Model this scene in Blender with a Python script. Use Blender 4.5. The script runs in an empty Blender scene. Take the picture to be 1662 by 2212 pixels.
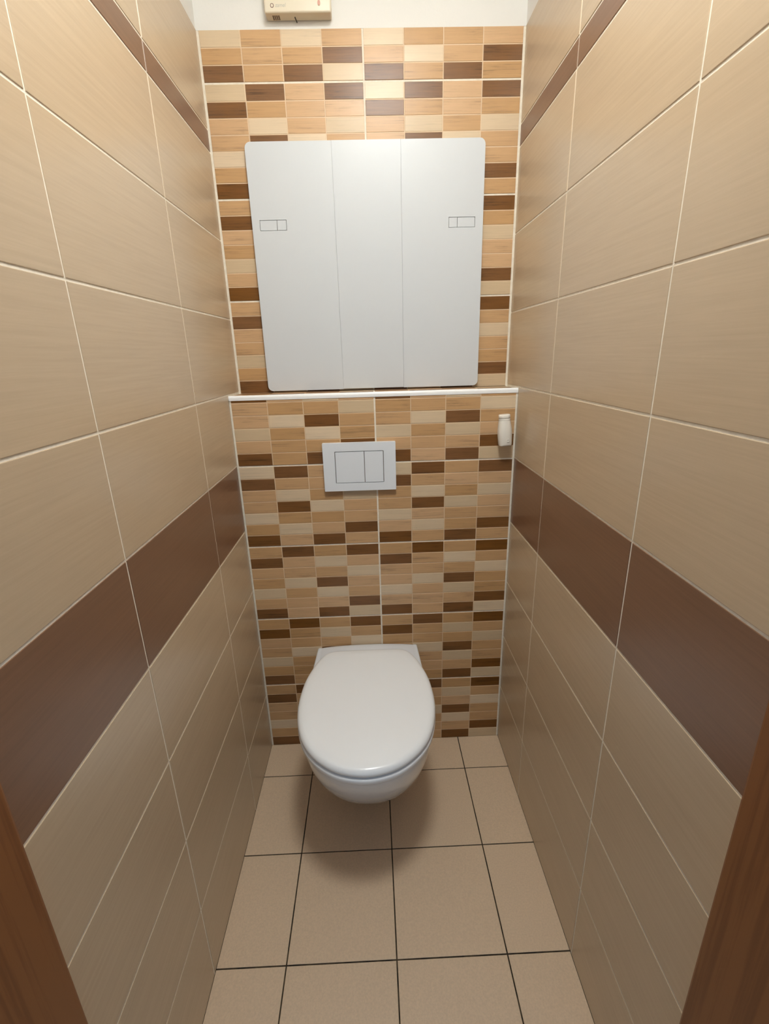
import bpy, bmesh, math, random
from mathutils import Vector, Matrix

random.seed(7)
scene = bpy.context.scene
col = scene.collection

# ---------------------------------------------------------------- camera
CAM = Vector((-0.0093, -1.3488, 1.2996))
PITCH, YAW, ROLL, FPX = -0.3206, -0.0212, -0.0276, 1029.3
ex = Vector((math.cos(YAW), math.sin(YAW), 0)); ey = Vector((-math.sin(YAW), math.cos(YAW), 0)); ez = Vector((0, 0, 1))
fw = math.cos(PITCH) * ey + math.sin(PITCH) * ez
up0 = -math.sin(PITCH) * ey + math.cos(PITCH) * ez
rt = math.cos(ROLL) * ex + math.sin(ROLL) * up0
up = -math.sin(ROLL) * ex + math.cos(ROLL) * up0
cd = bpy.data.cameras.new('camera'); cam = bpy.data.objects.new('camera', cd); col.objects.link(cam)
cd.sensor_fit = 'VERTICAL'; cd.sensor_height = 36; cd.lens = 36 * FPX / 2212
cd.clip_start = 0.01
m = Matrix.Identity(4)
for i, v in enumerate((rt, up, -fw)):
    for j in range(3): m[j][i] = v[j]
m.translation = CAM
cam.matrix_world = m
scene.camera = cam

# ---------------------------------------------------------------- world, exposure
w = bpy.data.worlds.new('world'); scene.world = w; w.use_nodes = True
w.node_tree.nodes['Background'].inputs[0].default_value = (0.66, 0.95, 1.32, 1)
w.node_tree.nodes['Background'].inputs[1].default_value = 0.29
vs = scene.view_settings
vs.view_transform = 'Standard'; vs.look = 'None'; vs.gamma = 1; vs.exposure = 0.0; vs.use_curve_mapping = False
LAMP_STRENGTH = 77.0
LAMP_COLOR = (0.97, 0.99, 0.97)
LAMP_POS = (0.07, -0.858, 2.42)

# ---------------------------------------------------------------- materials
def srgb(r, g, b):
    f = lambda c: (c / 255 / 12.92) if c <= 10 else ((c / 255 + 0.055) / 1.055) ** 2.4
    return (f(r), f(g), f(b), 1)

def mat(name, color, rough=0.5, spec=0.5, coat=0.0):
    mt = bpy.data.materials.new(name); mt.use_nodes = True
    b = mt.node_tree.nodes['Principled BSDF']
    b.inputs['Base Color'].default_value = color
    b.inputs['Roughness'].default_value = rough
    b.inputs['Specular IOR Level'].default_value = spec
    b.inputs['Coat Weight'].default_value = coat
    return mt, mt.node_tree, b

def noise(nt, coord, scale_vec, scale=1.0, detail=4.0, rough=0.6, offset=None):
    mp = nt.nodes.new('ShaderNodeMapping'); mp.inputs['Scale'].default_value = scale_vec
    nt.links.new(coord, mp.inputs['Vector'])
    if offset is not None: nt.links.new(offset, mp.inputs['Location'])
    n = nt.nodes.new('ShaderNodeTexNoise'); n.inputs['Scale'].default_value = scale
    n.inputs['Detail'].default_value = detail; n.inputs['Roughness'].default_value = rough
    nt.links.new(mp.outputs[0], n.inputs['Vector'])
    return n.outputs[0]

def rnd_offset(nt):
    oi = nt.nodes.new('ShaderNodeObjectInfo')
    mu = nt.nodes.new('ShaderNodeMath'); mu.operation = 'MULTIPLY'; mu.inputs[1].default_value = 57.0
    nt.links.new(oi.outputs['Random'], mu.inputs[0])
    cx = nt.nodes.new('ShaderNodeCombineXYZ')
    for i in range(3): nt.links.new(mu.outputs[0], cx.inputs[i])
    return oi.outputs['Random'], cx.outputs[0]

def ramp(nt, fac, stops):
    r = nt.nodes.new('ShaderNodeValToRGB'); e = r.color_ramp.elements
    while len(e) < len(stops): e.new(0.5)
    for el, (p, c) in zip(e, stops): el.position = p; el.color = c
    nt.links.new(fac, r.inputs[0]); return r.outputs[0]

def bump(nt, h, b, strength, dist):
    bp = nt.nodes.new('ShaderNodeBump'); bp.inputs['Strength'].default_value = strength
    bp.inputs['Distance'].default_value = dist
    nt.links.new(h, bp.inputs['Height']); nt.links.new(bp.outputs[0], b.inputs['Normal'])

def scale_col(c, k): return (c[0] * k, c[1] * k, c[2] * k, 1)

def streak_tile(name, c, rough, lo, hi, sx=6, sz=220, bstr=0.25):
    """ceramic tile with fine brushed streaks running along the local X axis"""
    mt, nt, b = mat(name, c, rough, 0.5)
    tc = nt.nodes.new('ShaderNodeTexCoord'); r, off = rnd_offset(nt)
    n1 = noise(nt, tc.outputs['Object'], (sx, 1, sz), 1.0, 5, 0.65, off)
    n2 = noise(nt, tc.outputs['Object'], (3, 1, 14), 1.0, 3, 0.5, off)
    mx = nt.nodes.new('ShaderNodeMath'); mx.operation = 'MULTIPLY_ADD'
    mx.inputs[1].default_value = 0.35; nt.links.new(n2, mx.inputs[0]); nt.links.new(n1, mx.inputs[2])
    cc = ramp(nt, mx.outputs[0], [(0.45, scale_col(c, lo)), (0.9, scale_col(c, hi))])
    nt.links.new(cc, b.inputs['Base Color'])
    bump(nt, n1, b, bstr, 0.0006)
    return mt

def wood_piece(name, c, lo, hi, rough, hue=0.0):
    """small wood-printed mosaic piece: wavy grain along local X, each piece its own tone"""
    mt, nt, b = mat(name, c, rough, 0.3)
    tc = nt.nodes.new('ShaderNodeTexCoord'); r, off = rnd_offset(nt)
    n1 = noise(nt, tc.outputs['Object'], (9, 1, 330), 1.0, 6, 0.72, off)
    n2 = noise(nt, tc.outputs['Object'], (9, 1, 60), 1.0, 4, 0.6, off)
    mx = nt.nodes.new('ShaderNodeMath'); mx.operation = 'MULTIPLY_ADD'; mx.inputs[1].default_value = 0.6
    nt.links.new(n2, mx.inputs[0]); nt.links.new(n1, mx.inputs[2])
    cc = ramp(nt, mx.outputs[0], [(0.60, scale_col(c, lo)), (0.72, c), (0.98, scale_col(c, hi))])
    hs = nt.nodes.new('ShaderNodeHueSaturation')
    mr = nt.nodes.new('ShaderNodeMapRange'); mr.inputs['To Min'].default_value = 0.90; mr.inputs['To Max'].default_value = 1.08
    nt.links.new(r, mr.inputs['Value']); nt.links.new(mr.outputs[0], hs.inputs['Value'])
    ms = nt.nodes.new('ShaderNodeMapRange'); ms.inputs['To Min'].default_value = 1.06; ms.inputs['To Max'].default_value = 0.92
    nt.links.new(r, ms.inputs['Value']); nt.links.new(ms.outputs[0], hs.inputs['Saturation'])
    nt.links.new(cc, hs.inputs['Color']); nt.links.new(hs.outputs[0], b.inputs['Base Color'])
    bump(nt, n1, b, 0.08, 0.0005)
    return mt

M = {}
M['beige'] = streak_tile('beige_tile', srgb(199, 177, 148), 0.27, 0.94, 1.04, bstr=0.15)
M['brown'] = streak_tile('brown_tile', srgb(130, 97, 74), 0.30, 0.88, 1.10, bstr=0.15)
M['L'] = wood_piece('mosaic_light', srgb(215, 192, 159), 0.90, 1.06, 0.31)
M['M'] = wood_piece('mosaic_mid', srgb(199, 160, 116), 0.72, 1.10, 0.31)
M['D'] = wood_piece('mosaic_dark', srgb(119, 80, 41), 0.60, 1.25, 0.31)
M['groove'] = mat('mosaic_groove', srgb(222, 195, 160), 0.5)[0]
M['floor'], nt, b = mat('floor_tile', srgb(218, 193, 163), 0.46, 0.45)
tc = nt.nodes.new('ShaderNodeTexCoord'); r_, off_ = rnd_offset(nt)
n_ = noise(nt, tc.outputs['Object'], (260, 260, 260), 1.0, 3, 0.6, off_)
nt.links.new(ramp(nt, n_, [(0.3, scale_col(srgb(218, 193, 163), 0.92)), (0.7, scale_col(srgb(218, 193, 163), 1.05))]), b.inputs['Base Color'])
bump(nt, n_, b, 0.15, 0.0004)
M['grout'], nt, b = mat('wall_grout', srgb(232, 221, 200), 0.75, 0.3)
tc = nt.nodes.new('ShaderNodeTexCoord')
n_ = noise(nt, tc.outputs['Object'], (90, 90, 90), 1.0, 3, 0.6)
nt.links.new(ramp(nt, n_, [(0.3, srgb(236, 226, 207)), (0.7, srgb(248, 240, 224))]), b.inputs['Base Color'])
M['floor_grout'], nt, b = mat('floor_grout', srgb(70, 62, 52), 0.85, 0.2)
tc = nt.nodes.new('ShaderNodeTexCoord')
n_ = noise(nt, tc.outputs['Object'], (30, 30, 30), 1.0, 4, 0.6)
nt.links.new(ramp(nt, n_, [(0.35, srgb(30, 26, 22)), (0.75, srgb(96, 82, 64))]), b.inputs['Base Color'])
M['plaster'], nt, b = mat('white_plaster', srgb(235, 233, 228), 0.9, 0.2)
tc = nt.nodes.new('ShaderNodeTexCoord')
bump(nt, noise(nt, tc.outputs['Object'], (120, 120, 120), 1.0, 4, 0.6), b, 0.25, 0.001)
M['ceramic'] = mat('white_ceramic', srgb(234, 239, 245), 0.10, 0.5, 0.3)[0]
M['seat'] = mat('white_seat_plastic', srgb(248, 251, 253), 0.22, 0.5)[0]
M['panel'] = mat('white_panel_plastic', srgb(213, 218, 222), 0.33, 0.5)[0]
M['plate'] = mat('white_plate_plastic', srgb(234, 239, 244), 0.30, 0.5)[0]
M['trim'] = mat('white_trim_plastic', srgb(252, 253, 252), 0.30, 0.5)[0]
M['bottle'] = mat('white_bottle_plastic', srgb(238, 233, 222), 0.28, 0.5)[0]
M['cream'] = mat('cream_plastic', srgb(228, 218, 196), 0.38, 0.5)[0]
M['grey_print'] = mat('grey_print', srgb(188, 184, 172), 0.6)[0]
M['dark_print'] = mat('dark_print', srgb(120, 88, 80), 0.6)[0]
M['black'] = mat('black_plastic', srgb(24, 20, 18), 0.6)[0]
M['vent_gap_shade'] = mat('vent_and_gap_shade', srgb(112, 94, 78), 0.7)[0]  # vent slots, and painted shade for the button and latch gaps
M['red'] = mat('red_indicator', srgb(208, 158, 140), 0.3)[0]
M['wood'], nt, b = mat('door_frame_wood', srgb(138, 86, 44), 0.45, 0.4)
tc = nt.nodes.new('ShaderNodeTexCoord')
n1 = noise(nt, tc.outputs['Object'], (90, 90, 2.2), 1.0, 5, 0.65)
n2 = noise(nt, tc.outputs['Object'], (14, 14, 0.8), 1.0, 3, 0.5)
mx = nt.nodes.new('ShaderNodeMath'); mx.operation = 'MULTIPLY_ADD'; mx.inputs[1].default_value = 0.8
nt.links.new(n2, mx.inputs[0]); nt.links.new(n1, mx.inputs[2])
nt.links.new(ramp(nt, mx.outputs[0], [(0.55, srgb(102, 60, 29)), (0.9, srgb(122, 74, 38)), (1.2, srgb(136, 86, 46))]), b.inputs['Base Color'])
M['lamp_metal'] = mat('lamp_white_metal', srgb(230, 230, 228), 0.4)[0]
M['lamp_glass'], nt, b = mat('lit_lamp_glass', (1, 1, 1, 1), 0.4)
b.inputs['Emission Color'].default_value = (*LAMP_COLOR, 1)
b.inputs['Emission Strength'].default_value = LAMP_STRENGTH

# ---------------------------------------------------------------- helpers
def link(name, me, material, parent=None, loc=(0, 0, 0), rot=None):
    o = bpy.data.objects.new(name, me); col.objects.link(o)
    if material is not None and len(me.materials) == 0: me.materials.append(material)
    o.location = loc
    if rot is not None: o.rotation_euler = rot
    if parent is not None: o.parent = parent
    return o

def empty(name, loc):
    o = bpy.data.objects.new(name, None); o.empty_display_size = 0.1; col.objects.link(o); o.location = loc
    return o

def tag(o, label, cat=None, kind=None, group=None):
    o['label'] = label
    if cat: o['category'] = cat
    if kind: o['kind'] = kind
    if group: o['group'] = group
    return o

def bm_mesh(bm, name, smooth=False):
    bmesh.ops.recalc_face_normals(bm, faces=bm.faces)
    me = bpy.data.meshes.new(name); bm.to_mesh(me); bm.free()
    if smooth:
        for p in me.polygons: p.use_smooth = True
    return me

def box_bm(bm, x0, x1, y0, y1, z0, z1):
    r = bmesh.ops.create_cube(bm, size=1)
    for v in r['verts']:
        v.co = Vector(((x0 + x1) / 2 + v.co.x * (x1 - x0), (y0 + y1) / 2 + v.co.y * (y1 - y0), (z0 + z1) / 2 + v.co.z * (z1 - z0)))
    return r['verts']

def box(name, x0, x1, y0, y1, z0, z1, material, parent=None, bevel=0.0, seg=2, origin=None):
    bm = bmesh.new(); box_bm(bm, x0, x1, y0, y1, z0, z1)
    if bevel: bmesh.ops.bevel(bm, geom=list(bm.edges), offset=bevel, segments=seg, affect='EDGES', profile=0.5)
    org = Vector(origin) if origin is not None else Vector((0, 0, 0))
    bmesh.ops.translate(bm, verts=bm.verts, vec=-org)
    return link(name, bm_mesh(bm, name, False), material, parent, org)

def auto_smooth(o, ang=35):
    for p in o.data.polygons: p.use_smooth = True
    try: o.data.set_sharp_from_angle(angle=math.radians(ang))
    except Exception: pass

_tile_cache = {}
def tile_mesh(w, h, t, c, key):
    """flat tile lying in local XZ, face towards local -Y, chamfered face edges"""
    k = (round(w, 4), round(h, 4), t, c, key)
    if k in _tile_cache: return _tile_cache[k]
    bm = bmesh.new(); a, b_ = w / 2, h / 2
    def ring(dx, y): return [bm.verts.new((sx * (a - dx), y, sz * (b_ - dx))) for sx, sz in ((-1, -1), (1, -1), (1, 1), (-1, 1))]
    R = [ring(0, 0), ring(0, -(t - c)), ring(c * 0.45, -(t - c * 0.25)), ring(c * 1.3, -t)]
    for p, q in zip(R, R[1:]):
        for i in range(4): bm.faces.new((p[i], p[(i + 1) % 4], q[(i + 1) % 4], q[i]))
    bm.faces.new(R[-1]); bm.faces.new(R[0][::-1])
    me = bm_mesh(bm, 'tile_' + key)
    me.materials.append(M[key])
    _tile_cache[k] = me
    return me

ROT = {'back': (0, 0, 0), 'left': (0, 0, math.pi / 2), 'right': (0, 0, -math.pi / 2), 'up': (-math.pi / 2, 0, 0)}

def smooth_loft(name, rings, material, parent=None, cap0=True, cap1=True, loc=(0, 0, 0), close=False):
    bm = bmesh.new()
    R = [[bm.verts.new(p) for p in r] for r in rings]
    n = len(R[0])
    pairs = list(zip(R, R[1:])) + ([(R[-1], R[0])] if close else [])
    for p, q in pairs:
        for i in range(n): bm.faces.new((p[i], p[(i + 1) % n], q[(i + 1) % n], q[i]))
    if cap0 and not close: bm.faces.new(R[0][::-1])
    if cap1 and not close: bm.faces.new(R[-1])
    o = link(name, bm_mesh(bm, name), material, parent, loc)
    auto_smooth(o, 50)
    return o

def rounded_rect(x0, x1, z0, z1, radii, n=6):
    """radii: bottom-left, bottom-right, top-right, top-left"""
    pts = []
    for (cx, cz, sx, sz, a0), r in zip(((x0, z0, 1, 1, 180), (x1, z0, -1, 1, 270), (x1, z1, -1, -1, 0), (x0, z1, 1, -1, 90)), radii):
        if r <= 0: pts.append((cx, cz)); continue
        for i in range(n + 1):
            a = math.radians(a0 + 90 * i / n)
            pts.append((cx + sx * r + r * math.cos(a), cz + sz * r + r * math.sin(a)))
    return pts

def plate(name, outer, holes, y_front, y_back, material, parent, bevel=0.0012):
    """flat plate in the XZ plane with holes, extruded from y_front to y_back"""
    bm = bmesh.new(); edges = []
    for loop in [outer] + holes:
        vs_ = [bm.verts.new((x, y_front, z)) for x, z in loop]
        edges += [bm.edges.new((vs_[i], vs_[(i + 1) % len(vs_)])) for i in range(len(vs_))]
    bmesh.ops.triangle_fill(bm, use_beauty=True, use_dissolve=False, edges=edges)
    ext = bmesh.ops.extrude_face_region(bm, geom=list(bm.faces))
    bmesh.ops.translate(bm, verts=[g for g in ext['geom'] if isinstance(g, bmesh.types.BMVert)], vec=(0, y_back - y_front, 0))
    o = link(name, bm_mesh(bm, name), material, parent)
    if bevel:
        md = o.modifiers.new('bevel', 'BEVEL'); md.width = bevel; md.segments = 2; md.limit_method = 'ANGLE'; md.angle_limit = math.radians(60)
        md.use_clamp_overlap = True
    return o

# ---------------------------------------------------------------- dimensions (metres)
HW = 0.4                       # half width of the room
D = 0.1164                     # depth of the ledge: upper back wall plane
YD = -1.0                      # room side of the door wall
TOP = 2.0494                   # top of the tiling
CEIL = 2.42
REC = 0.0012                   # joint recess
JW = 0.0040                    # wall joint width
LEDGE = 1.2
ROWS = [0.0, 0.2083, 0.4060, 0.6049, 0.8057, 1.0045, 1.2031, 1.4022, 1.6001, 1.8003, 1.8504, TOP]

# ---------------------------------------------------------------- shell
def side_wall(side):
    s = -1 if side == 'left' else 1
    g = HW + REC
    x0, x1 = sorted((s * g, s * (g + 0.1)))
    wall = box('wall_' + side, x0, x1, YD - 0.12, D + 0.12, -0.05, TOP, M['grout'])
    tag(wall, 'beige tiled %s wall with a wide dark brown band and a thin brown strip' % side, 'wall', 'structure')
    box('plaster', x0, x1, YD - 0.12, D + 0.12, TOP, CEIL, M['plaster'], wall)
    v1, v2 = (-0.2524, -0.6549) if side == 'left' else (-0.2437, -0.6519)
    for r, (z0, z1) in enumerate(zip(ROWS, ROWS[1:])):
        key = 'brown' if r in (4, 9) else 'beige'
        yb = 0.0 if r < 6 else D
        for ya, yc in ((v1, yb), (v2, v1), (YD, v2)):
            a0 = yc - (JW / 2 if yc != yb else 0.0006); a1 = ya + JW / 2
            w = a0 - a1; zz0 = z0 + JW / 2; zz1 = z1 - (JW / 2 if r < 10 else 0.0)
            name = 'brown_tile' if key == 'brown' else 'beige_tile'
            link(name, tile_mesh(w, zz1 - zz0, REC + 0.0003, 0.0008, key), None, wall,
                 (s * (g + 0.0003), (a0 + a1) / 2, (zz0 + zz1) / 2), ROT[side])
    return wall

side_wall('left'); side_wall('right')

SHEET_A = ['MDMD', 'DMLM', 'MMML', 'MLDM', 'LMLM', 'MMMD', 'DMDL']
SHEET_B = ['LDMD', 'DMMM', 'MLML', 'MDLM', 'LMMM', 'MLMD', 'DMDM']
MJ = 0.0046                    # joint between sheets
GR = 0.0024                    # pressed groove inside a sheet
P1 = 0.0007                    # sheet proud of grout
P2 = 0.0007                    # piece proud of sheet

def mosaic_sheet(wall, x0, x1, z0, z1, y, rows, hide=None, face='back', jz0=True, jz1=True, row_cuts=None):
    """one pressed mosaic sheet: backing plate plus its wood-look pieces; y = finished face"""
    a0 = x0 + (0.0055 if abs(x0 + HW) < 1e-4 else MJ / 2); a1 = x1 - (0.0055 if abs(x1 - HW) < 1e-4 else MJ / 2)
    b0 = z0 + (MJ / 2 if jz0 else 0.0); b1 = z1 - (MJ / 2 if jz1 else 0.0)
    n = len(rows)
    if face == 'back':
        pos = lambda x, z, dy: (x, y + dy, z)
    else:
        pos = lambda x, z, dy: (x, z, y - dy)      # horizontal sheet: z means depth
    back = link('mosaic_sheet', tile_mesh(a1 - a0, b1 - b0, P1, 0.0003, 'groove'), None, wall, pos((a0 + a1) / 2, (b0 + b1) / 2, P1 + P2), ROT[face])
    cw = (a1 - a0) / 4
    if row_cuts is None:
        h = (b1 - b0) / n; row_cuts = [b1 - h * i for i in range(n + 1)]
    for i, row in enumerate(rows):
        t, bt = row_cuts[i], row_cuts[i + 1]
        for j, k in enumerate(row):
            p0 = a0 + cw * j + (GR / 2 if j else 0); p1 = a0 + cw * (j + 1) - (GR / 2 if j < 3 else 0)
            q1 = t - (GR / 2 if i else 0); q0 = bt + (GR / 2 if i < n - 1 else 0)
            if q1 - q0 < 0.001: continue
            cx, cz = (p0 + p1) / 2, (q0 + q1) / 2
            if hide and hide(p0, p1, q0, q1): continue
            o = link('mosaic_piece', tile_mesh(p1 - p0, q1 - q0, P2, 0.0005, k), None, back)
            # local offset relative to the sheet
            o.location = (cx - (a0 + a1) / 2, -P1, cz - (b0 + b1) / 2)

# lower (installation) wall with the ledge on top
ym = P1 + P2
low = box('wall_back_lower', -HW, HW, ym, D - 0.001, -0.05, LEDGE - 0.003, M['grout'])
tag(low, 'half-height mosaic tiled wall in wood tones carrying the narrow ledge behind the toilet', 'wall', 'structure')
JZ = [0.0, 0.2516, 0.5033, 0.7527, 1.0020]
for i in range(4):
    for x0, x1 in ((-HW, 0.0), (0.0, HW)):
        mosaic_sheet(low, x0, x1, JZ[i], JZ[i + 1], 0.0, SHEET_B if i == 3 else SHEET_A, jz0=(i > 0))
rh = 0.0352
zt = LEDGE - 0.0125
cuts = [zt] + [JZ[4] + MJ / 2 + rh * k for k in (5, 4, 3, 2, 1, 0)]
for x0, x1 in ((-HW, 0.0), (0.0, HW)):
    mosaic_sheet(low, x0, x1, JZ[4], zt, 0.0, SHEET_A[1:], jz1=False, row_cuts=cuts)
    # tiles on top of the ledge: row 0 of the list lies at the back
    y0 = 0.0115
    mosaic_sheet(low, x0, x1, y0, D - 0.002, LEDGE - 0.0015, [SHEET_A[5], SHEET_A[6], SHEET_A[0], SHEET_A[1]], face='up',
                 jz0=False, jz1=False, row_cuts=[D - 0.002, y0 + 0.088, y0 + 0.054, y0 + 0.019, y0])

# white corner profile on the ledge edge
bm = bmesh.new()
prof = [(-0.0012, LEDGE - 0.0125), (-0.0016, LEDGE - 0.006), (-0.0010, LEDGE - 0.0025), (0.0010, LEDGE - 0.0004), (0.0040, LEDGE + 0.0003), (0.0112, LEDGE + 0.0002), (0.0112, LEDGE - 0.003), (0.0013, LEDGE - 0.003), (0.0013, LEDGE - 0.0125)]
A_ = [bm.verts.new((-HW + 0.0005, y, z)) for y, z in prof]; B_ = [bm.verts.new((HW - 0.0005, y, z)) for y, z in prof]
for i in range(len(prof)):
    j = (i + 1) % len(prof); bm.faces.new((A_[i], A_[j], B_[j], B_[i]))
bm.faces.new(A_[::-1]); bm.faces.new(B_)
trim = link('trim_1', bm_mesh(bm, 'trim'), M['trim']); auto_smooth(trim, 40)
tag(trim, 'white plastic corner profile along the front edge of the tiled ledge', 'trim', 'structure')

# upper back wall
upw = box('wall_back', -HW - 0.1, HW + 0.1, D + ym, D + 0.12, -0.05, TOP, M['grout'])
tag(upw, 'upper back wall of wood-tone mosaic tiles with white plaster above', 'wall', 'structure')
box('plaster', -HW - 0.1, HW + 0.1, D + ym - 0.0008, D + 0.12, TOP, CEIL, M['plaster'], upw)
UZ = [LEDGE - 0.001, 1.4484, 1.6955, 1.9451]
hid = lambda p0, p1, q0, q1: p0 > -0.300 and p1 < 0.300 and q0 > 1.215 and q1 < 1.805
for x0, x1 in ((-HW, 0.0), (0.0, HW)):
    mosaic_sheet(upw, x0, x1, UZ[0], UZ[1], D, SHEET_A, hide=hid, jz0=False)
    mosaic_sheet(upw, x0, x1, UZ[1], UZ[2], D, SHEET_A, hide=hid)
    mosaic_sheet(upw, x0, x1, UZ[2], UZ[3], D, SHEET_B, hide=hid)
    mosaic_sheet(upw, x0, x1, UZ[3], TOP, D, (SHEET_A if x0 < -0.1 else SHEET_B)[4:], jz1=False)

# floor
floor = box('floor', -HW - 0.1, HW + 0.1, YD - 0.12, D + 0.12, -0.08, -REC, M['floor_grout'])
tag(floor, 'beige square tiled floor with thin dark joints', 'floor', 'structure')
FX = [-HW, -0.2432, 0.0058, 0.2572, HW]; FY = [0.0, -0.1340, -0.3918, -0.6462, -0.9010, YD - 0.12]
FJ = 0.0030
for yi in range(len(FY) - 1):
    for xi in range(4):
        x0 = FX[xi] + FJ / 2; x1 = FX[xi + 1] - FJ / 2; y1 = FY[yi] - FJ / 2; y0 = FY[yi + 1] + FJ / 2
        if xi == 0: x0 = -HW
        if xi == 3: x1 = HW
        if yi == 0: y1 = 0.0
        link('floor_tile', tile_mesh(x1 - x0, y1 - y0, REC + 0.0003, 0.0006, 'floor'), None, floor,
             ((x0 + x1) / 2, (y0 + y1) / 2, -REC - 0.0003), ROT['up'])

ceiling = box('ceiling', -HW - 0.1, HW + 0.1, YD - 0.12, D + 0.12, CEIL, CEIL + 0.08, M['plaster'])
tag(ceiling, 'white plaster ceiling above the tiled walls', 'ceiling', 'structure')

# door wall and wooden frame the photograph is taken through
JL, JR, JT = -0.3605, 0.3425, 1.98
dw = box('wall_front', -1.3, JL - 0.03, YD - 0.12, YD - 0.002, -0.05, CEIL, M['plaster'])
tag(dw, 'white plaster wall around the doorway', 'wall', 'structure')
box('plaster', JR + 0.03, 1.3, YD - 0.12, YD - 0.002, -0.05, CEIL, M['plaster'], dw)
box('plaster', JL - 0.03, JR + 0.03, YD - 0.12, YD - 0.002, JT + 0.03, CEIL, M['plaster'], dw)
dr = empty('door_1', (0, YD - 0.06, 0))
tag(dr, 'brown wooden door frame seen at both lower corners', 'door frame', 'structure')
def dpart(name, x0, x1, y0, y1, z0, z1, bev=0.002):
    o = box(name, x0, x1, y0, y1, z0, z1, M['wood'], None, bev)
    o.parent = dr; o.location = Vector((0, 0, 0)) - Vector(dr.location)
    return o
dpart('jamb', JL - 0.03, JL, YD - 0.125, YD, 0.0, JT + 0.03, 0.004)
dpart('jamb', JR, JR + 0.03, YD - 0.125, YD, 0.0, JT + 0.03, 0.004)
dpart('head', JL, JR, YD - 0.125, YD, JT, JT + 0.03)
dpart('casing', JL - 0.09, JL - 0.004, YD - 0.137, YD - 0.125, 0.0, JT + 0.09)
dpart('casing', JR + 0.004, JR + 0.09, YD - 0.137, YD - 0.125, 0.0, JT + 0.09)
dpart('casing', JL - 0.004, JR + 0.004, YD - 0.137, YD - 0.125, JT + 0.004, JT + 0.09)
hall = box('floor_hall', -1.3, 1.3, -3.0, YD - 0.12, -0.08, 0.0, M['floor'])
tag(hall, 'plain beige floor of the hall outside the doorway', 'floor', 'structure')

# ---------------------------------------------------------------- ceiling lamp (the room's light)
lx, ly, lz = LAMP_POS
lamp = empty('ceiling_lamp', (lx, ly, lz))
tag(lamp, 'round white ceiling lamp with a shallow glowing diffuser near the door', 'lamp')
N = 40
circ = lambda r, z: [(r * math.cos(2 * math.pi * i / N), r * math.sin(2 * math.pi * i / N), z) for i in range(N)]
smooth_loft('lamp_base', [circ(0.136, 0.0), circ(0.140, -0.010), circ(0.140, -0.052), circ(0.137, -0.056), circ(0.130, -0.0565)], M['lamp_metal'], lamp)
smooth_loft('lamp_diffuser', [circ(0.129, -0.0568), circ(0.126, -0.0590), circ(0.110, -0.0630), circ(0.080, -0.0668), circ(0.044, -0.0690), circ(0.012, -0.0697)], M['lamp_glass'], lamp)

# ---------------------------------------------------------------- toilet
TX = -0.0485
toilet = empty('toilet', (TX, 0, 0))
tag(toilet, 'white wall-hung toilet with its oval lid closed, fixed to the mosaic wall', 'toilet')

LIDP = [(-0.080, 0.0), (-0.080, 0.048), (-0.0805, 0.085), (-0.083, 0.105), (-0.089, 0.119), (-0.100, 0.131), (-0.122, 0.1440), (-0.157, 0.1580), (-0.2147, 0.1735), (-0.2726, 0.1797), (-0.3265, 0.1797), (-0.38, 0.1722), (-0.423, 0.1595), (-0.46, 0.1405), (-0.494, 0.112), (-0.521, 0.076), (-0.535, 0.040), (-0.5405, 0.0)]
def spline(pts, per=6):
    out = []
    P = [(pts[0][0], -pts[1][1])] + pts + [(pts[-1][0], -pts[-2][1])]
    P[-1] = (pts[-2][0], -pts[-2][1])
    for i in range(1, len(P) - 2):
        p0, p1, p2, p3 = P[i - 1], P[i], P[i + 1], P[i + 2]
        for k in range(per):
            t = k / per
            out.append(tuple(0.5 * (2 * p1[a] + (p2[a] - p0[a]) * t + (2 * p0[a] - 5 * p1[a] + 4 * p2[a] - p3[a]) * t * t + (3 * p1[a] - p0[a] - 3 * p2[a] + p3[a]) * t ** 3) for a in (0, 1)))
    out.append(pts[-1]); return out
half = spline(LIDP, 4)
outline = [(x, y) for y, x in half] + [(-x, y) for y, x in half[-2:0:-1]]

def inset(pts, d):
    n = len(pts); out = []
    for i in range(n):
        ax, ay = pts[(i - 1) % n]; bx, by = pts[(i + 1) % n]
        tx, ty = bx - ax, by - ay; l = math.hypot(tx, ty) or 1
        nx, ny = ty / l, -tx / l
        px, py = pts[i]
        cxx, cyy = 0.0, -0.30
        if (cxx - px) * nx + (cyy - py) * ny < 0: nx, ny = -nx, -ny
        out.append((px + nx * d, py + ny * d))
    return out
def scaled(pts, k, c=(0, -0.30)): return [(c[0] + (x - c[0]) * k, c[1] + (y - c[1]) * k) for x, y in pts]
ring = lambda pts, z: [(x, y, z) for x, y in pts]

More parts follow.
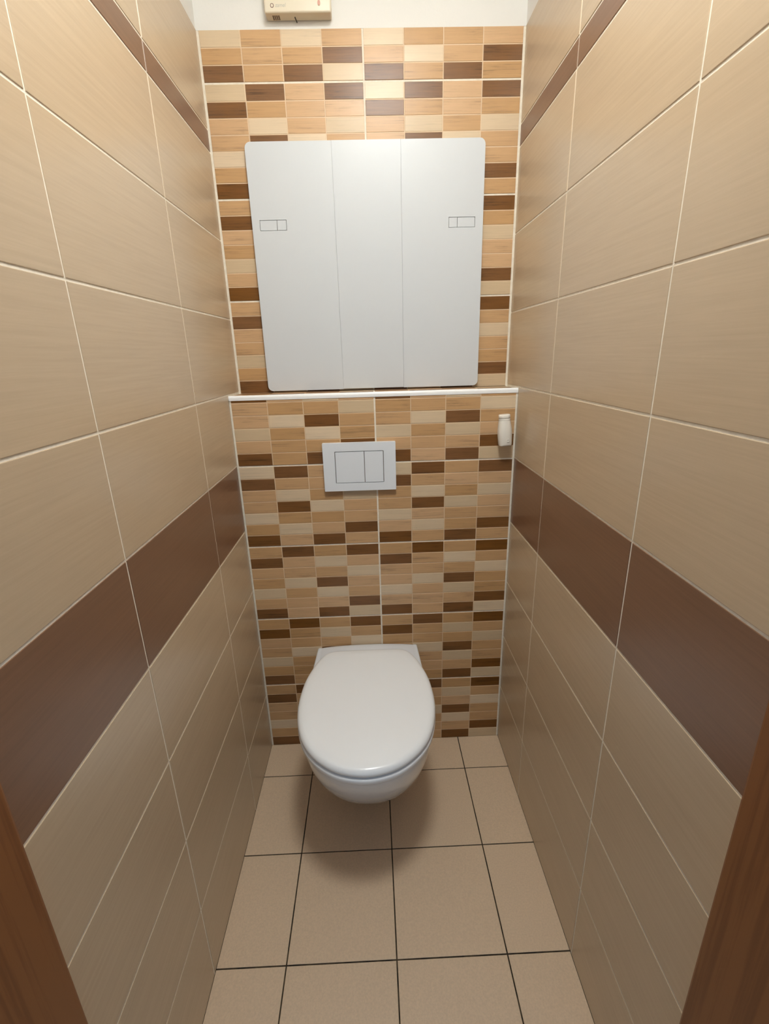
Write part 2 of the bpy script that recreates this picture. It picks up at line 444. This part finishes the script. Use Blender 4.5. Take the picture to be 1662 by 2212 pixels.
i0 = inset(outline, 0.014)
LZ = 0.0065
smooth_loft('lid', [ring(inset(outline, 0.0060), 0.4108 + LZ), ring(inset(outline, 0.0014), 0.4120 + LZ), ring(outline, 0.4160 + LZ), ring(inset(outline, 0.0007), 0.4200 + LZ), ring(inset(outline, 0.0030), 0.4245 + LZ), ring(inset(outline, 0.0070), 0.4282 + LZ), ring(i0, 0.4305 + LZ), ring(scaled(i0, 0.9), 0.4320 + LZ), ring(scaled(i0, 0.7), 0.4333 + LZ), ring(scaled(i0, 0.4), 0.4342 + LZ), ring(scaled(i0, 0.1), 0.4345 + LZ)], M['seat'], toilet)
so = [(x, y) for x, y in inset(outline, -0.0003)]
si = scaled(outline, 0.66)
smooth_loft('seat', [ring(inset(so, 0.007), 0.3935), ring(inset(so, 0.0030), 0.3950), ring(inset(so, 0.0008), 0.3985), ring(so, 0.4040), ring(so, 0.4085), ring(inset(so, 0.0015), 0.4112), ring(inset(so, 0.006), 0.4128), ring(si, 0.4128), ring(si, 0.3935)], M['seat'], toilet, close=True)

# ceramic body: outline per level (half width at wall, widest half width, front y)
def body(hw0, hwm, ym_, yf, n=28, p=2.3):
    pts = []
    # right side from the wall to the widest point, then a superellipse nose
    for i in range(n):
        t = i / n; e = t * t * (3 - 2 * t)
        pts.append((hw0 + (hwm - hw0) * math.sin(t * math.pi / 2), ym_ * t))
    for i in range(n + 1):
        a = math.pi / 2 * i / n
        pts.append((hwm * math.cos(a) ** (2 / p), ym_ + (yf - ym_) * math.sin(a) ** (2 / p)))
    return pts + [(-x, y) for x, y in pts[-2::-1]]
# z, hw at wall, max hw, y of max, y front
LV = [(0.056, 0.076, 0.066, -0.06, -0.120), (0.060, 0.090, 0.084, -0.08, -0.185), (0.074, 0.102, 0.100, -0.11, -0.250), (0.104, 0.113, 0.117, -0.15, -0.312),
      (0.144, 0.123, 0.133, -0.19, -0.364), (0.184, 0.131, 0.145, -0.22, -0.404), (0.224, 0.138, 0.154, -0.24, -0.435), (0.262, 0.144, 0.162, -0.255, -0.462),
      (0.300, 0.150, 0.168, -0.268, -0.486), (0.330, 0.154, 0.1715, -0.275, -0.501), (0.355, 0.158, 0.1730, -0.28, -0.511), (0.372, 0.161, 0.1735, -0.285, -0.517),
      (0.383, 0.1625, 0.1730, -0.29, -0.519), (0.3870, 0.1620, 0.1715, -0.29, -0.5180), (0.3892, 0.1595, 0.1690, -0.29, -0.515), (0.3898, 0.1560, 0.165, -0.29, -0.511)]
YB = -0.0012
smooth_loft('bowl', [[(x, min(y, 0) + YB, z) for x, y in body(a, b_, c, d)] for z, a, b_, c, d in LV], M['ceramic'], toilet)
# low ceramic hump carrying the hinges behind the lid
rings = []
NH = 24
for i in range(NH + 1):
    t = -1 + 2 * i / NH; x = t * 0.150
    hh = 0.0005 + 0.0148 * (1 - abs(t) ** 2.4) ** 0.8
    prof_ = []
    for k in range(13):
        a = math.pi * k / 12
        prof_.append((x, -0.041 + 0.0375 * math.cos(a), 0.3915 + hh * math.sin(a) ** 0.5 if 0 < k < 12 else 0.3915))
    rings.append(prof_)
smooth_loft('hinge_deck', rings, M['ceramic'], toilet)

# ---------------------------------------------------------------- flush plate
fp = empty('flush_plate', (-0.0485, 0, 0.994))
tag(fp, 'white rectangular dual flush plate with two push buttons on the mosaic wall', 'flush plate')
def reparent(o, p):
    o.parent = p; o.location = o.location - p.location
    return o
FX0, FX1, FZ0, FZ1 = -0.1520, 0.0552, 0.9240, 1.0642
HX0, HX1, HZ0, HZ1 = -0.1183, 0.0208, 0.9470, 1.0400
reparent(plate('frame', rounded_rect(FX0, FX1, FZ0, FZ1, [0.0015] * 4, 3), [rounded_rect(HX0, HX1, HZ0, HZ1, [0.002] * 4, 3)], -0.0125, -0.001, M['plate'], None, 0.0013), fp)
reparent(box('backing', HX0 - 0.004, HX1 + 0.004, -0.0045, -0.001, HZ0 - 0.004, HZ1 + 0.004, M['vent_gap_shade']), fp)  # dark colour paints the shade seen through the button gaps
g = 0.0017
b1 = reparent(plate('push_button', rounded_rect(HX0 + g, -0.0344 - g / 2, HZ0 + g, HZ1 - g, [0.001] * 4, 3), [], -0.0118, -0.004, M['plate'], None, 0.0005), fp)
b2 = reparent(plate('push_button', rounded_rect(-0.0344 + g / 2, HX1 - g, HZ0 + g, HZ1 - g, [0.001] * 4, 3), [], -0.0121, -0.004, M['plate'], None, 0.0005), fp)
b1['label'] = 'wide square flush button'; b2['label'] = 'narrow upright flush button'

# ---------------------------------------------------------------- access panel
ap = empty('access_panel', (0, D, 1.2035))
tag(ap, 'large white square plastic access panel with two latches above the ledge', 'access panel')
AX0, AX1, AZ0, AZ1 = -0.3090, 0.3072, 1.2038, 1.8180
yf, yb_ = D - 0.0150, D - 0.0050
reparent(plate('frame', rounded_rect(AX0 + 0.012, AX1 - 0.012, AZ0 + 0.008, AZ1 - 0.012, [0.010] * 4), [], yb_, D - 0.0003, M['panel'], None, 0.001), ap)
SX0, SX1, gg = -0.0885, 0.0886, 0.0004
LATCH = {'l': (-0.2885, -0.2428, -0.2177, 1.6184, 1.6436), 'r': (0.2146, 0.2382, 0.2858, 1.6166, 1.6415)}
R_ = 0.0145
for side in 'lr':
    x0, x1 = (AX0, SX0 - gg) if side == 'l' else (SX1 + gg, AX1)
    a, mid, c, z0, z1 = LATCH[side]
    rad = [R_, 0.0006, 0.0006, R_] if side == 'l' else [0.0006, R_, R_, 0.0006]
    dpanel = reparent(plate('door_panel', rounded_rect(x0, x1, AZ0, AZ1, rad), [[(a, z0), (c, z0), (c, z1), (a, z1)]], yf, yb_, M['panel'], None, 0.0006), ap)
    sg = 0.0011
    for k, (u0, u1) in enumerate(((a + sg, mid - sg * 0.7), (mid + sg * 0.5, c - sg))):
        big = (u1 - u0) > 0.03
        ch = plate('latch_slide' if big else 'latch_stop', rounded_rect(u0, u1, z0 + sg, z1 - sg, [0.0003] * 4, 2), [], yf + (0.0005 if big else 0.0002), yb_ - 0.0045, M['panel'], None, 0.0)
        ch.parent = dpanel; ch.location = (0, 0, 0)
for side in 'lr':
    a, mid, c, z0, z1 = LATCH[side]
    reparent(box('latch_shade_backing', a - 0.001, c + 0.001, yb_ - 0.0045, yb_ + 0.002, z0 - 0.001, z1 + 0.001, M['vent_gap_shade']), ap)  # dark box added so the latch gaps read as shaded
reparent(plate('centre_panel', rounded_rect(SX0, SX1, AZ0 + 0.0012, AZ1, [0.0006] * 4), [], yf - 0.0003, yb_, M['panel'], None, 0.0006), ap)

# ---------------------------------------------------------------- air freshener bottle on the wall
fr = empty('air_freshener', (0.3648, -0.0205, 1.0452))
tag(fr, 'small white bottle-shaped air freshener stuck on the mosaic near the right wall', 'air freshener')
NB = 32
def ell(rx, ry, z, p=2.3):
    out = []
    for i in range(NB):
        a = 2 * math.pi * i / NB; c, s = math.cos(a), math.sin(a)
        out.append((rx * math.copysign(abs(c) ** (2 / p), c), ry * math.copysign(abs(s) ** (2 / p), s), z))
    return out
bottle = smooth_loft('bottle_body', [ell(0.0150, 0.0142, 0.0, 3.0), ell(0.0172, 0.0160, 0.0010, 3.0), ell(0.0182, 0.0170, 0.0045, 2.8), ell(0.0192, 0.0180, 0.016), ell(0.0198, 0.0186, 0.028), ell(0.0197, 0.0186, 0.038), ell(0.0190, 0.0178, 0.048), ell(0.0178, 0.0168, 0.057), ell(0.0167, 0.0158, 0.0645), ell(0.0159, 0.0151, 0.069), ell(0.0156, 0.0148, 0.0712)], M['bottle'], fr)
smooth_loft('bottle_cap', [ell(0.0146, 0.0140, 0.0712), ell(0.0157, 0.0150, 0.0718), ell(0.0158, 0.0151, 0.0750), ell(0.0152, 0.0145, 0.0756), ell(0.0158, 0.0151, 0.0762), ell(0.0157, 0.0150, 0.0852), ell(0.0146, 0.0139, 0.0862)], M['bottle'], fr)
# pressed thumb dimple ring low on the front
bm = bmesh.new()
RN = 20
def tor(a, b):
    ca, sa = math.cos(a), math.sin(a)
    rr = 0.0036 + 0.0007 * math.cos(b)
    return (0.004 + rr * ca, -0.0180 + 0.0007 * math.sin(b), 0.0155 + rr * 1.1 * sa)
G = [[bm.verts.new(tor(2 * math.pi * i / RN, 2 * math.pi * j / 8)) for j in range(8)] for i in range(RN)]
for i in range(RN):
    for j in range(8): bm.faces.new((G[i][j], G[(i + 1) % RN][j], G[(i + 1) % RN][(j + 1) % 8], G[i][(j + 1) % 8]))
dm = link('thumb_ring', bm_mesh(bm, 'thumb_ring'), M['bottle'], fr); auto_smooth(dm, 80)
fr.rotation_euler = (0, math.radians(-4.0), 0)

# ---------------------------------------------------------------- small box above the tiles
bxr = empty('wall_box', (-0.1497, D, 2.0635))
tag(bxr, 'cream plastic box with a red light on the white wall above the mosaic', 'wall box')
BX0, BX1, BY0, BY1, BZ0, BZ1 = -0.2278, -0.0716, D - 0.0320, D, 2.0635, 2.165
hs_ = reparent(box('housing', BX0, BX1, BY0, BY1 - 0.0004, BZ0, BZ1, M['cream'], None, 0.0042, 4), bxr); auto_smooth(hs_, 40)
def disc(name, x, z, rx, rz, y, h, material, n=20):
    o = smooth_loft(name, [[(x + rx * math.cos(2 * math.pi * i / n), y, z + rz * math.sin(2 * math.pi * i / n)) for i in range(n)],
                           [(x + rx * 0.96 * math.cos(2 * math.pi * i / n), y - h, z + rz * 0.96 * math.sin(2 * math.pi * i / n)) for i in range(n)]], material)
    return reparent(o, bxr)
disc('indicator_rim', -0.0995, 2.0805, 0.0044, 0.0062, BY0 + 0.0002, 0.0006, M['cream'])
disc('indicator_light', -0.0995, 2.0805, 0.0034, 0.0050, BY0, 0.0014, M['red'])
disc('emblem', -0.2090, 2.0768, 0.0044, 0.0044, BY0 + 0.0002, 0.00045, M['dark_print'])
disc('emblem_centre', -0.2090, 2.0768, 0.0028, 0.0030, BY0, 0.0005, M['cream'])
tcv = bpy.data.curves.new('print', 'FONT'); tcv.body = 'zamel'; tcv.size = 0.0105; tcv.extrude = 0.0001; tcv.shear = 0.25
to_ = bpy.data.objects.new('print_src', tcv); col.objects.link(to_)
bpy.context.view_layer.update()
tme = bpy.data.meshes.new_from_object(to_.evaluated_get(bpy.context.evaluated_depsgraph_get()))
bpy.data.objects.remove(to_)
pr_ = link('printed_word', tme, M['grey_print']); pr_.rotation_euler = (math.pi / 2, 0, 0); pr_.location = (-0.2020, BY0 - 0.0001, 2.0740)
pr_.parent = bxr; pr_.location = pr_.location - bxr.location
for i in range(4):
    for j in range(4):
        x = -0.2095 + i * 0.0044
        y = D - 0.0205 + j * 0.0042
        reparent(box('vent_slot', x - 0.0017, x + 0.0017, y - 0.0015, y + 0.0015, BZ0 - 0.0003, BZ0 + 0.0006, M['vent_gap_shade']), bxr)
cv = [(-0.1590, D - 0.0165, BZ0 + 0.0002), (-0.1585, D - 0.013, BZ0 - 0.0012), (-0.1575, D - 0.008, BZ0 - 0.0018), (-0.1565, D - 0.003, BZ0 - 0.0020), (-0.1562, D - 0.0015, BZ0 - 0.0030)]
smooth_loft('cord_stub', [[(x + 0.0011 * math.cos(2 * math.pi * k / 8), y, z + 0.0011 * math.sin(2 * math.pi * k / 8)) for k in range(8)] for x, y, z in cv], M['black'], None)
reparent(bpy.data.objects['cord_stub'], bxr)
